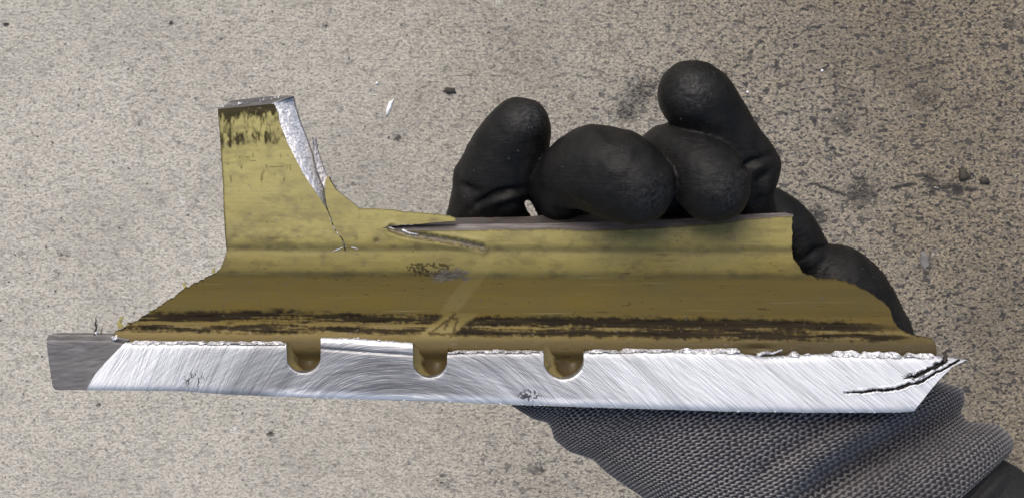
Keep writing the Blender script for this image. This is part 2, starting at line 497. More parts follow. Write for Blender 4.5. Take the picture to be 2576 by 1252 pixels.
def web_attrs(x, y):
    ys = y - 10 * (x - 1288) / 2200
    n1 = fbm(x / 70, y / 12, 41); n2 = fbm(x / 18, y / 9, 42); n3 = fbm(x / 150, y / 60, 43); n4 = fbm(x / 7, y / 7, 44)
    amber = (.40 * sstep(678, 716, ys + 24 * (n3 - .5)) + .52 * sstep(640, 760, ys))  + 0.10 * sstep(1500, 2200, x)
    amber = np.clip(amber + 0.35 * (n3 - .5) + 0.10 * (n2 - .5) + 0.20 * sstep(560, 670, ys) + 0.26 * sstep(400, 580, ys) + .10 * sstep(1300, 1800, x), 0, 1)
    # grime in the corner groove
    u1 = tab([(285, 800), (340, 786), (700, 778), (1080, 790), (1155, 792), (1469, 795), (1855, 799), (2250, 812), (2360, 830)])(x)
    u2 = tab([(285, 836), (340, 834), (700, 840), (1080, 842), (1155, 846), (1469, 848), (1855, 856), (2200, 858), (2360, 862)])(x)
    rag = 14 * (n2 - .5) + 8 * (n4 - .5)
    band = sstep(-5, 7, y - u1 + rag) * sstep(-5, 7, u2 - y + rag)
    tt = (y - u1) / (u2 - u1)
    str_ = .55 * fbm(x / 120, tt * 7, 46, 5) + .45 * fbm(x / 45, tt * 17, 47, 4) + 0.30 * (n4 - .5)
    solid = sstep(0.24, 0.66, 1.7 * (str_ - .5) + .5 + .5 * (fbm(x / 210, tt * 1.5, 48, 3) - .5) + 0.36 * np.exp(-((tt - .24) / .20) ** 2) + 0.27 * np.exp(-((tt - .80) / .16) ** 2) - 0.20 * np.exp(-((tt - .55) / .09) ** 2) - 0.07 + .12 * sstep(1150, 1500, x))
    fade = 1 - 0.75 * sstep(2180, 2330, x + 200 * (n1 - .5))
    dirt = band * solid * fade
    dd, q = polydist(x, y, [(1186, 770), (1128, 815), (1085, 850)])
    gap = 1 - sstep(20, 30, dd + 10 * (n2 - .5))
    dirt = dirt * (1 - gap)
    d2, q2 = polydist(x + 12 * (n2 - .5), y + 12 * (n4 - .5), [(1145, 790), (1115, 815), (1080, 838), (1140, 840), (1152, 800), (1132, 800), (1120, 826)])
    dirt = np.maximum(dirt, 0.8 * np.exp(-(d2 / 3.2) ** 2))
    # tab end scuffs
    onTab = (x < 745) & (y < 640)
    hh = y - (275 - 0.104 * (x - 548))
    up = fbm(x / 10, y / 26, 51, 4)
    up = .6 * up + .4 * fbm(x / 4, y / 9, 52, 3)
    sc = sstep(0.40, 0.68, up + 0.46 * np.exp(-(hh / 24) ** 2) + 0.13 * np.exp(-((hh - 84) / 16) ** 2) - 0.08) * (1 - sstep(90, 112, hh + 26 * (n2 - .5)))
    dirt = np.where(onTab, np.maximum(dirt, sc * 0.96), dirt)
    # short dark scratches
    sp = sstep(0.76, 0.82, fbm(x / 22 + 3 * n2, y / 5, 55, 3)) * sstep(.42, .6, n3)
    dirt = np.maximum(dirt, 0.55 * sp)
    vs = sstep(0.70, 0.78, fbm(x / 7, y / 30, 58, 3)) * onTab * sstep(360, 400, y) * (1 - sstep(440, 500, y))
    dirt = np.maximum(dirt, 0.6 * vs)
    dark_tone = 0.55 * np.exp(-((ys - 627) / 9) ** 2) * sstep(0.25, 0.6, n1 + .1) + 0.45 * np.exp(-((ys - 595) / 22) ** 2) * sstep(0.42, 0.7, n2 * .5 + n3 * .6) * (x < 900)
    dark_tone = dark_tone + 0.35 * np.exp(-((ys - 690) / 7) ** 2) * sstep(0.35, 0.6, n1) + 0.62 * sstep(842, 866, ys) + .25 * sstep(1500, 2100, x) * sstep(680, 760, ys)  # darker along the bend, on the lower lip and towards the lower right
    dark_tone = dark_tone + 0.6 * np.exp(-(np.hypot(x - 947, y - 606) / 9) ** 2) * 1.3
    dark_tone = np.clip(dark_tone, 0, 1)
    dark_tone = dark_tone + .30 * sstep(.5, .72, fbm(x / 34, y / 20, 57, 6)) * (ys < 700)
    dark_tone = np.clip(dark_tone, 0, 1)
    wear = np.zeros_like(x)
    d, q = polydist(x, y, TEAR)
    wear = np.maximum(wear, (1 - sstep(4.5, 8, d + 4 * (n4 - .5))) * (.55 + .45 * sstep(.35, .6, n2)))
    dirt = np.maximum(dirt, .7 * np.exp(-((d - 8) / 3) ** 2) * sstep(.3, .55, n4))
    e = np.hypot((x - 1135) / 72, (y - 692) / 21) + 1.1 * (n2 - .5)
    wear = np.maximum(wear, 0.85 * (1 - sstep(0.55, 0.85, e)))
    e2 = np.hypot((x - 1085) / 66, (y - 678) / 17) + 1.6 * (n4 - .5) + .6 * (n2 - .5)
    dirt = np.maximum(dirt, 0.8 * (1 - sstep(0.35, 0.6, np.abs(e2 - .55) * 2.4)) * (y > 655) * (y < 702) * (x > 1022) * (x < 1200))
    wear = np.maximum(wear, .8 * sstep(.775, .81, fbm(x / 11, y / 8, 56, 4)))
    fresh = np.zeros_like(x)
    d, q = polydist(x, y, [(1222, 640), (1215, 670), (1190, 705), (1150, 755), (1118, 800)])
    fresh = np.maximum(fresh, 1 - sstep(15, 23, d + 6 * (n2 - .5)))
    fresh = np.maximum(fresh, 0.8 * ((x > 1040) & (x < 1150) & (y > 846) & (y < 876)))
    fresh = np.maximum(fresh, 0.5 * sstep(0.5, 0.7, n1) * np.exp(-((ys - 600) / 26) ** 2) * (x > 1250))
    fresh = np.maximum(fresh, 0.9 * gap * (y > 786) * (y < 848))
    # the glint of a bare edge is in the metal parts
    return {"amber": amber, "dirt": np.clip(dirt, 0, 1), "wear": wear, "fresh": fresh, "dark_tone": dark_tone}


def jag(t, amp, seed, s=9.0):
    return amp * (fbm(t / s, t * 0 + 3.3, seed, 3) - .5) * 2


def column_patch(x0, x1, top, bot, step=2.4, ny=None, jt=1.6, jb=0.0, seed=60, depth=4.0, free=None, rimmed=lambda q: 0 * q + 1, jx=0.0):
    nu = max(4, int((x1 - x0) / step)); xs = np.linspace(x0, x1, nu)
    yt = top(xs) + jag(xs, jt, seed, 7) * (free(xs) if free else 1); yb = bot(xs) + jag(xs, jb, seed + 1)
    nv = ny or max(4, int(np.max(yb - yt) / step))
    v = np.linspace(0, 1, nv)[:, None]
    x = np.broadcast_to(xs, (nv, nu)).copy(); y = yt * (1 - v) + yb * v
    x = x + (jag(y, jx, seed + 3, 6) - jx * .5) * np.clip((x - x1 + 12) / 12, 0, 1) * (y < 640) if jx else x
    at = web_attrs(x, y)
    rim = np.exp(-((y - yt) / 3.0) ** 2) * rimmed(xs) * (.4 + .9 * fbm(x / 9, y / 9, seed + 5))
    at["dirt"] = np.maximum(at["dirt"], np.clip(rim, 0, .95))
    return slab(x, y, web_z(x, y), depth, at)


def row_patch(y0, y1, left, right, step=2.4, nu=None, jl=1.2, jr=1.2, seed=70, depth=4.0, shear=0.0, rimmed=False):
    nv = max(4, int((y1 - y0) / step)); ys = np.linspace(y0, y1, nv)
    xl = left(ys) + jag(ys, jl, seed); xr = right(ys) + jag(ys, jr, seed + 1)
    nu = nu or max(4, int(np.max(xr - xl) / step))
    u = np.linspace(0, 1, nu)[None, :]
    x = xl[:, None] * (1 - u) + xr[:, None] * u
    y = ys[:, None] + shear * u * ((y1 - ys) / (y1 - y0))[:, None] * np.ones_like(x)
    at = web_attrs(x, y)
    if rimmed:
        rim = np.exp(-((x - xl[:, None]) / 3.2) ** 2) * (.35 + .9 * fbm(x / 9, y / 9, seed + 5))
        at["dirt"] = np.maximum(at["dirt"], np.clip(rim, 0, .95))
    return slab(x, y, web_z(x, y), depth, at)


tab_l = tab([(240, 546), (275, 548), (362, 554), (450, 560), (534, 563), (600, 567), (632, 570)])
tab_r = tab([(261, 684), (298, 699), (326, 705), (366, 721), (404, 741), (446, 763), (482, 789), (510, 809), (540, 827), (558, 832), (578, 840), (603, 860), (618, 864), (632, 868)])
root_l = tab([(440, 824), (450, 820), (466, 815), (498, 819), (522, 823), (540, 830), (558, 836), (578, 844), (603, 864), (618, 868), (632, 870)])
root_r = tab([(440, 826), (450, 828), (478, 845), (506, 881), (524, 903), (632, 903)])
full_b = lambda x: 0 * x + 960
bodyA_t = tab([(285, 838), (300, 827), (330, 812), (345, 803), (400, 770), (440, 745), (462, 724), (490, 712), (520, 697), (543, 685), (556, 668), (566, 645), (570, 632), (903, 632)])
tongue_t = tab([(903, 524), (973, 525.5), (1022, 532), (1090, 537), (1130, 542), (1146, 548)])
tongue_b = tab([(903, 574), (961, 574), (981, 567), (1014, 564.5), (1058, 563), (1106, 558.5), (1146, 556)])
webB_t = tab([(903, 574), (961, 574), (985, 574), (1013, 581), (1142, 579), (1326, 577), (1400, 575), (1469, 580), (1550, 577), (1700, 570), (1829, 559), (1870, 551), (1996, 543)])
webC_t = tab([(1992, 632), (1996, 650), (2011, 668), (2020, 685), (2055, 698), (2106, 700), (2150, 715), (2193, 737), (2227, 763), (2240, 778), (2246, 803), (2258, 822), (2290, 840), (2329, 848), (2344, 851), (2352, 862), (2357, 880)])

parts = [row_patch(275, 632, tab_l, tab_r, jl=1.3, jr=1.2, seed=61, shear=-14, rimmed=True),
         row_patch(444, 632, root_l, root_r, jl=.8, jr=1.0, seed=62),
         column_patch(285, 903, bodyA_t, full_b, jt=7.5, seed=63, free=lambda q: (q < 566) * 1.0, rimmed=lambda q: (q < 568) * 1.0),
         column_patch(903, 1146, tongue_t, tongue_b, jt=2.2, jb=.9, seed=65, rimmed=lambda q: .7 + 0 * q),
         column_patch(903, 1994, webB_t, full_b, jt=2.2, seed=67, free=lambda q: (q > 980) * 1.0, rimmed=lambda q: (q > 975) * .8, jx=3.0),
         column_patch(1994, 2356, webC_t, full_b, jt=4.0, seed=69)]
# ragged left slope: jitter only where the edge is free
for i, s in ((2, 63),):
    v, f, a = parts[i]
V, F, A = merge(parts)
web = mk("painted_web", V, F, M_paint, bracket, A)

# sawn face ---------------------------------------------------------------
ANG = tab([(100, 52), (216, 52), (320, 50), (500, 38), (720, 20), (900, 5), (1000, 0), (1200, -12), (1400, -24), (1700, -33), (2000, -36), (2433, -38)])
_gx = np.linspace(60, 2500, 2441); _gf = np.concatenate([[0], np.cumsum(np.tan(np.radians(ANG(_gx[:-1] + .5))))])
face_top0 = tab([(216, 862), (315, 861), (376, 860.5), (502, 862), (620, 863.5), (720, 862), (722, 873), (806, 873), (807, 849), (880, 850.5), (958, 856), (1038, 862), (1040, 884), (1124, 888), (1131, 886.5),
                 (1220, 883), (1282, 884), (1363, 882), (1368, 884), (1468, 885), (1475, 885), (1560, 882), (1700, 880), (1780, 879), (1855, 887), (1920, 897), (1992, 893), (2050, 891),
                 (2100, 889), (2180, 890), (2277, 896), (2340, 893), (2375, 897), (2433, 905)])
HOLES = [(764, 42.5, 892, 42), (1082, 43, 902, 44), (1418, 50.5, 900, 50)]   # centre x, half width, y where the round starts, radius down


def face_top(x):
    y = face_top0(x) + jag(x, 1.6, 81, 14)
    for cx, hw, yc, r in HOLES:
        q = np.clip(1 - ((x - cx) / hw) ** 2, 0, 1)
        y = np.where(np.abs(x - cx) < hw, np.maximum(y, yc + r * np.sqrt(q)), y)
    return y


face_bot = tab([(118, 980), (216, 980), (450, 983), (570, 991), (773, 1000), (912, 1004.5), (1035, 1007.6), (1159, 1012), (1313, 1018), (1469, 1023), (1855, 1034.5), (2056, 1037), (2257, 1036.5), (2290, 1034), (2433, 1031)])
arc = tab([(0, 315), (.17, 294), (.4, 267), (.66, 240), (1, 216.5)])
tip = tab([(0, 2433), (.05, 2422), (.14, 2400), (.40, 2366), (.72, 2330), (.93, 2306), (1, 2300)])
CRACK1 = [(2122, 987), (2150, 987), (2200, 982), (2257, 975), (2300, 964), (2349, 941), (2372, 927), (2410, 908)]
CRACK2 = [(2275, 952), (2300, 946), (2330, 934), (2365, 915), (2378, 905), (2372, 895)]


def face_attrs(x, y):
    gg = -y - np.interp(x, _gx, _gf)
    ang = np.radians(ANG(x))
    groove = np.stack([x, gg * np.cos(ang), 0 * x], -1)
    along = np.stack([np.cos(ang), np.sin(ang), 0 * x], -1)
    n3 = fbm(x / 160, gg / 50, 91)
    low_sheen = tab([(216, .0), (380, .12), (520, .45), (720, .75), (900, .85), (1200, .72), (1450, .42), (1650, .12), (1850, .0), (2433, .0)])(x)  # reflection changing with groove direction, painted as lighter and darker metal
    low_sheen = np.clip(low_sheen + .5 * (n3 - .5), 0, 1)
    lip = np.exp(-((y - face_top0(x)) / 12) ** 2) * ((x > 806) & (x < 1040))
    low = sstep(-26, -6, y - face_bot(x)) * sstep(640, 720, x)
    low_sheen = np.clip(low_sheen + .5 * np.exp(-((y - face_top0(x) - 7) / 5) ** 2) * sstep(1450, 1600, x) * n3 * 1.4, 0, 1)
    low_sheen = np.clip(low_sheen - lip - .75 * low * (0.6 + n3), 0, 1)  # highlights on the step and the lower rim painted lighter
    low_sheen = np.clip(low_sheen + .35 * np.exp(-((y - (875 + (x - 806) * .07)) / 3) ** 2) * ((x > 806) & (x < 1040)), 0, 1)
    n2 = fbm(x / 6, y / 20, 93); n4 = fbm(x / 5, y / 5, 94)
    smut = 0.75 * np.exp(-(((x - 490) / 34) ** 2 + ((y - 955) / 30) ** 2)) * sstep(.35, .6, n2) + .95 * np.exp(-(((x - 1330) / 34) ** 2 + ((y - 993) / 20) ** 2)) * sstep(.38, .6, n4)
    d1, q1 = polydist(x, y + 11 * (fbm(x / 16, y / 14, 95, 5) - .5), CRACK1)
    d2, q2 = polydist(x, y + 12 * (fbm(x / 16, y / 14, 96, 5) - .5), CRACK2)
    w1 = 1.2 + 2.4 * np.sin(np.pi * np.clip(q1, .05, .8)) * (.1 + 1.9 * fbm(x / 14, y * 0, 97, 4))
    w2 = 1.2 + 4.2 * np.sin(np.pi * np.clip(q2, 0.05, .95)) * (.1 + 1.9 * fbm(x / 11, y / 30, 98, 4))
    crk = np.maximum(1 - sstep(.7, 1.15, d1 / w1), 1 - sstep(.6, 1.2, d2 / w2))
    smut = np.maximum(smut, .62 * np.exp(-((d2 - 5) / 9) ** 2) * sstep(2230, 2290, x) * sstep(.3, .6, fbm(x / 20, y / 7, 86)))
    edge = np.maximum(np.exp(-((d1 / w1 - 1.7) / .5) ** 2), .7 * np.exp(-((d2 / w2 - 1.7) / .5) ** 2))
    return {"groove": groove, "along": along, "low_sheen": low_sheen, "smut": smut, "crack": crk}, gg, edge


def build_face():
    nu, nv = 1050, 62
    X = np.linspace(216, 2433, nu)
    # more columns round the half holes
    extra = np.concatenate([np.concatenate([np.linspace(cx - hw - 2, cx - hw + 5, 26), np.linspace(cx + hw - 5, cx + hw + 2, 26)]) for cx, hw, _, _ in HOLES])
    X = np.unique(np.concatenate([X, extra]))
    nu = len(X)
    v = np.linspace(0, 1, nv)[:, None]
    x = X[None, :] + (arc(v) - 216.5) * np.clip(1 - (X[None, :] - 216) / 220, 0, 1) + (tip(v) - 2433) * np.clip((X[None, :] - 2250) / 183, 0, 1)
    yt = face_top(x); yb = face_bot(x) + jag(x, .9, 83, 11)
    y = yt * (1 - v) + yb * v
    at, gg, edge = face_attrs(x, y)
    z = 0.05 * (fbm(x / 40, gg / 5, 99) - .5) * 2
    z = z - 0.30 * np.exp(-((y - (876 + (x - 806) * .07)) / 3.5) ** 2) * ((x > 806) & (x < 1040))
    z = z - 3.2 * at["crack"] + .10 * edge
    z = z - .9 * np.exp(-v * 26) - .9 * np.exp(-(1 - v) * 30)
    V, F, A = slab(x, y, z, 11.0, at)
    A["smut"] = A["smut"]
    return mk("sawn_face", V, F, M_metal, bracket, A)


face = build_face()


def build_end():
    """older saw cut left of the bright arc; its weaker reflection is painted darker"""
    nu, nv = 70, 60
    u = np.linspace(0, 1, nu)[None, :]; v = np.linspace(0, 1, nv)[:, None]
    left = tab([(0, 122), (.06, 118), (.2, 118), (.5, 123), (.93, 132), (1, 139)])
    xl = left(v); xr = arc(v) + 12
    x = xl * (1 - u) + xr * u
    ytop = tab([(118, 843), (127, 841), (281, 842), (318, 852)])(x) + jag(x, 1.2, 101, 10)
    yb = face_bot(x) + jag(x, .6, 102)
    y = ytop * (1 - v) + yb * v
    z = -1.0 - 1.0 * (1 - u) - 2.2 * (1 - sstep(0.0, .13, v)) + .10 * (fbm(x / 60, (y + .25 * x) / 5, 103) - .5)
    V, F, A = slab(x, y, z, 9.5)
    return mk("dark_saw_cut", V, F, M_end, bracket)


build_end()


def build_hole(i, cx, hw, yc, r):
    """tapered half hole: lip at the sawn face, floor deeper and set to the right"""
    th = np.linspace(0, np.pi, 41)
    tops = [cx - hw, cx + hw]
    ring = [(cx - hw - 1.0, yc - 34)] + [(cx - (hw + 1.0) * np.cos(t), yc + (r + 1.0) * np.sin(t)) for t in th] + [(cx + hw + 1.0, yc - 34)]
    ring = np.array(ring)
    n = len(ring); levels = 9
    xs, ys, zs = [], [], []
    for k in range(levels):
        q = k / (levels - 1)
        if k < levels - 1:
            s = 1 - 0.42 * q
            xs.append(cx + hw * .40 * q + (ring[:, 0] - cx) * s); ys.append(yc + (ring[:, 1] - yc) * (1 - .30 * q) + r * .24 * q); zs.append(np.full(n, -.25 - 6.5 * q ** .8))
        else:
            xs.append(np.full(n, cx + hw * .4) + (ring[:, 0] - cx) * .05); ys.append(np.full(n, yc - 10.0) + (ring[:, 1] - yc) * .25); zs.append(np.full(n, -7.2))
    x, y, z = np.array(xs), np.array(ys), np.array(zs)
    v = P(x, y, z).reshape(-1, 3)
    lit_wall = np.repeat(np.linspace(1, 0, levels) ** .7, n)  # wall painted light, floor dark, to stand for light on the wall
    o = mk("half_hole", v, gridquads(levels, n), M_primer, bracket, {"lit_wall": lit_wall})
    o.data.flip_normals()
    return o


for i, h in enumerate(HOLES):
    build_hole(i, *h)


def build_fracture():
    ys = np.linspace(0, 1, 190)
    yy = 241 + ys * (630 - 241)
    L = tab([(241, 684), (261, 684), (298, 699), (326, 705), (366, 721), (404, 741), (446, 763), (482, 789), (510, 808), (540, 824), (558, 829), (578, 836), (603, 856), (630, 862)])
    R = tab([(241, 735), (282, 745), (322, 759), (378, 781), (426, 793), (470, 810), (506, 820), (534, 828), (558, 841), (578, 850), (603, 869), (630, 874)])
    nu = 22
    u = np.linspace(0, 1, nu)[None, :]
    l = L(yy)[:, None] + jag(yy, 1.3, 111)[:, None]; r = R(yy)[:, None] + jag(yy, 1.8, 112)[:, None]
    x = l * (1 - u) + r * u
    y = yy[:, None] + (19 * (1 - u)) * np.clip(1 - (yy[:, None] - 241) / 120, 0, 1)
    z = np.interp(y, _yt, _zt) - .15 - 2.6 * u ** 1.6 + 0.35 * (fbm(x / 12, y / 40, 113) - .5) + .3 * (fbm(x / 3, y / 5, 114) - .5) - 1.0 * sstep(520, 545, y)
    V, F, A = slab(x, y, z, 4.5)
    return mk("fracture_edge", V, F, M_frac, bracket)


build_fracture()


def strip(name, pts_low, z_low, pts_high, z_high, mat, n=120, nv=8, rough=.3, depth=2.0, seed=120, x0=None, x1=None):
    lo, hi = tab(pts_low), tab(pts_high)
    x0 = x0 if x0 is not None else pts_low[0][0]; x1 = x1 if x1 is not None else pts_low[-1][0]
    xs = np.linspace(x0, x1, n)
    v = np.linspace(0, 1, nv)[:, None]
    x = np.broadcast_to(xs, (nv, n)).copy()
    y = (hi(xs) + jag(xs, .7, seed)) * (1 - v) + lo(xs) * v
    z = z_high * (1 - v) + z_low * v + rough * (fbm(x / 25, y / 3, seed + 2) - .5) + 0 * x
    V, F, A = slab(x, y, z, depth)
    return mk(name, V, F, mat, bracket)


strip("sheared_edge", [(966, 573), (985, 575), (1013, 582), (1142, 580), (1326, 578), (1400, 576), (1469, 581), (1550, 578), (1700, 571), (1829, 560), (1870, 552), (1996, 544)], 5.0,
      [(966, 569), (1020, 566), (1142, 564), (1360, 562), (1469, 559), (1560, 558), (1700, 552), (1850, 541), (1900, 538), (1974, 535), (1996, 540)], 2.0, M_edge, n=420)
strip("rear_flange", [(1040, 568), (1149, 566), (1326, 563), (1560, 560), (1800, 556)], -3.0,
      [(1040, 558), (1120, 550), (1149, 548), (1326, 545), (1360, 542), (1500, 541), (1640, 545), (1800, 552)], -5.0, M_dark, n=220, depth=4.0, seed=130)
# end of the tab
strip("tab_end", [(548, 276), (600, 270.5), (684, 262), (736, 243)], 3.0, [(548, 273), (570, 264), (580, 254), (656, 244), (721, 240.5), (736, 240.5)], -2.5, M_end, n=90, nv=12, rough=.5, depth=3.0, seed=140)


def build_sliver():
    yy = np.linspace(345, 474, 80)
    L = tab([(345, 785), (382, 789), (426, 797), (466, 813), (474, 815)]); R = tab([(345, 788), (350, 793), (374, 797), (422, 812), (450, 827), (466, 830), (474, 826)])
    u = np.linspace(0, 1, 10)[None, :]
    l = (L(yy) + jag(yy, 1.4, 151, 7))[:, None]; r = (R(yy) + jag(yy, 2.0, 152, 7))[:, None]
    x = l * (1 - u) + r * u; y = yy[:, None] + 0 * x
    z = np.interp(y, _yt, _zt) + .3 - 1.0 * u + 1.2 * (fbm(x / 6, y / 8, 153) - .5)
    V, F, A = slab(x, y, z, 3.0)
    return mk("torn_sliver", V, F, M_sliver, bracket)


build_sliver()


def burr(pts, rad, z, mat, name="burr", seg=6):
    """a small curled chip of metal: a tapered tube along a bent path"""
    p = P(np.array([a[0] for a in pts]), np.array([a[1] for a in pts]), np.array([z + (a[2] if len(a) > 2 else 0) for a in pts]))
    n = len(p); r = rad * K * 0.001 * np.interp(np.linspace(0, 1, n), [0, .3, 1], [1, .9, .35])
    vs = []
    for i in range(n):
        d = p[min(i + 1, n - 1)] - p[max(i - 1, 0)]; d /= np.linalg.norm(d)
        a = np.cross(d, (0, 0, 1)); a /= max(1e-9, np.linalg.norm(a)); b = np.cross(a, d)
        for k in range(seg):
            t = 2 * np.pi * k / seg; w = .75 + .5 * rng.random()
            vs.append(p[i] + r[i] * w * (np.cos(t) * a + .7 * np.sin(t) * b))
    f = []
    for i in range(n - 1):
        for k in range(seg):
            k2 = (k + 1) % seg
            f.append((i * seg + k, i * seg + k2, (i + 1) * seg + k2, (i + 1) * seg + k))
    caps = [np.array([list(range(seg))[::-1]]), np.array([[(n - 1) * seg + k for k in range(seg)]])]
    return mk(name, np.array(vs), [np.array(f)] + caps, mat, bracket, None, False)


burr([(237, 842), (240, 832, .5), (243, 824, 1), (239, 815, 1.6), (242, 806, 2), (241, 797, 2.4)], 3.2, -1, M_dark)
burr([(255, 842), (254, 833), (258, 824), (252, 826)], 1.6, -1, M_dark)
burr([(240, 838), (246, 832)], 5, -.6, M_bright)
burr([(306, 824), (300, 812), (303, 802), (311, 796)], 6.0, -3, M_paint)
burr([(540, 687), (536, 679), (541, 673)], 5.0, 3, M_paint)
burr([(467, 722), (462, 713), (466, 708)], 5.5, 0, M_paint)
burr([(284, 852), (294, 848), (292, 842)], 7.5, -1, M_bright)
burr([(1240, 884), (1252, 880), (1262, 884)], 5, -.8, M_bright)
burr([(962, 572), (972, 570), (984, 573), (994, 577)], 3.2, 4.8, M_bright)
burr([(1012, 578), (1030, 586), (1052, 590)], 3.5, 5.2, M_frac)
burr([(1100, 557), (1125, 553), (1146, 552)], 4, 4.6, M_frac)
for k, (b0, b1, bt, bb, am) in enumerate([(1482, 1560, 879, 887, 3), (1560, 1700, 877, 886, 3.5), (1706, 1862, 876, 889, 4), (1985, 2012, 885, 897, 4), (2092, 2162, 882, 897, 5), (2166, 2268, 885, 899, 5), (2276, 2350, 886, 900, 5), (330, 520, 857, 866, 3), (520, 716, 858, 866, 3), (1130, 1362, 881, 888, 2.5)]):
    xs_ = np.linspace(b0, b1, max(20, int((b1 - b0) / 3)))
    tilt = .0115 * (xs_ - b0) if k > 3 and k < 7 else 0 * xs_
    top_ = bt + tilt + am * 2 * (fbm(xs_ / 16, xs_ * 0, 600 + k, 3) - .5) + 6 * np.clip(1 - np.minimum(xs_ - b0, b1 - xs_) / 10, 0, 1)
    v_ = np.linspace(0, 1, 5)[:, None]
    yb_ = bb + tilt - 3.5 * sstep(.5, .62, fbm(xs_ / 12, xs_ * 0 + 5, 640 + k, 3))
    y_ = top_ * (1 - v_) + np.maximum(yb_, top_ + 2) * v_
    x_ = np.broadcast_to(xs_, y_.shape).copy()
    V, F, A = slab(x_, y_, .15 - 1.0 * (1 - v_) + .7 * (fbm(x_ / 7, y_ / 4, 660 + k) - .5), 1.5)
    mk("edge_burr", V, F, M_bright, bracket)
burr([(1905, 893), (1925, 886), (1945, 888), (1968, 879)], 5.0, -1.2, M_bright, "edge_burr")
burr([(2374, 884), (2380, 896), (2376, 908), (2390, 914)], 5.5, -.6, M_crumb, "rust_crumb")


for (a_, b_) in [((829, 548), (834, 560)), ((836, 566), (842, 578)), ((845, 582), (856, 596)), ((860, 604), (866, 616)), ((866, 620), (853, 626)), ((868, 620), (884, 622)), ((884, 622), (901, 627)), ((853, 626), (836, 633))]:
    burr([a_, ((a_[0] + b_[0]) / 2 + 1, (a_[1] + b_[1]) / 2 - 1), b_], 1.5, 5.2, M_frac, 'crack_lip')


def edge_burrs():
    """the ragged bright lips along the sawn edges: too many and too small to lift one by one"""
    vs, fs, off = [], [], 0
    spots = []
    for k in range(90):
        x = rng.uniform(330, 2380); spots.append((x, float(face_top(np.array([x]))[0]) - rng.uniform(-1, 1.5), rng.uniform(1.2, 3.2)))
    for k in range(45):
        x = rng.uniform(560, 2280); spots.append((x, float(face_bot(x)) + rng.uniform(-2, 1), rng.uniform(1.0, 2.4)))
    for k in range(30):
        x = rng.uniform(555, 736); spots.append((x, 274 - (x - 548) * .18 - rng.uniform(0, 8), rng.uniform(1, 2.4)))
    for (x, y, r) in spots:
        if any(abs(x - cx) < hw + 1 for cx, hw, _, _ in HOLES) and y < 960 and y > 800:
            continue
        c = P(x, y, -.5 if y > 500 else 1.5)
        d = rng.normal(size=(6, 3)); base = np.array([(1, 0, 0), (-1, 0, 0), (0, 1, 0), (0, -1, 0), (0, 0, 1), (0, 0, -1)], float)
        base = base * (1 + .3 * d) * r * K * .001 * np.array([1.6, 1, .9])
        vs.append(c + base)
        fs.append(np.array([(0, 2, 4), (2, 1, 4), (1, 3, 4), (3, 0, 4), (2, 0, 5), (1, 2, 5), (3, 1, 5), (0, 3, 5)]) + off); off += 6
    o = mk("edge_swarf", np.concatenate(vs), np.concatenate(fs), M_bright, bracket, None, False)
    o["kind"] = "stuff"


edge_burrs()

# ------------------------------------------------------------------ gloved hand: distance field meshed by surface nets
person = empty("person", P(1900, 850, -30).tolist(), "black and grey knit work glove and black sleeve gripping the olive metal part", "person")

CH = {  # px, py, height mm, radius in drawing units
    "ring": [(1480, 790, -38, 80), (1330, 670, -32, 72), (1245, 570, -22, 66), (1226, 532, -18, 66), (1238, 484, -14, 86), (1256, 444, -11, 95), (1268, 412, -8, 92), (1290, 365, -4, 84), (1309, 319, 0, 76)],
    "ring_flare": [(1163, 548, -17, 34), (1205, 505, -14, 58)],
    "ring_flare2": [(1326, 555, -17, 18), (1268, 520, -14, 45)],
    "ring_bump": [(1172, 440, -12, 27), (1200, 452, -12, 40)],
    "middle": [(1580, 800, -38, 80), (1470, 650, -28, 74), (1413, 530, -16, 72), (1408, 470, -4, 64), (1414, 452, 3, 62), (1450, 430, 9, 84), (1500, 421, 14, 101), (1552, 440, 18, 106), (1602, 468, 21, 97)],
    "index": [(1760, 800, -38, 80), (1700, 640, -26, 74), (1655, 490, -12, 68), (1655, 398, -4, 58), (1700, 386, 6, 73), (1742, 410, 12, 78), (1778, 446, 16, 84), (1804, 475, 17, 84)],
    "thumb": [(1905, 640, -26, 60), (1890, 560, -14, 58), (1890, 492, -4, 52), (1886, 424, 4, 64), (1858, 368, 8, 62), (1812, 304, 11, 67), (1770, 259, 13, 77), (1738, 237, 13, 84)],
    "thumb_knuckle": [(1928, 412, 2, 26), (1905, 425, 3, 40)],
    "thumb_base": [(1938, 522, -20, 52), (1978, 572, -21, 63), (2012, 640, -25, 70), (2050, 720, -30, 80)],
    "thenar": [(2040, 740, -30, 80), (2097, 724, -27, 105), (2150, 800, -29, 111), (2184, 872, -32, 110), (2215, 940, -34, 100)],
    "palm": [(1560, 820, -40, 110), (1750, 830, -40, 125), (1950, 850, -40, 130), (2130, 890, -40, 110)],
}
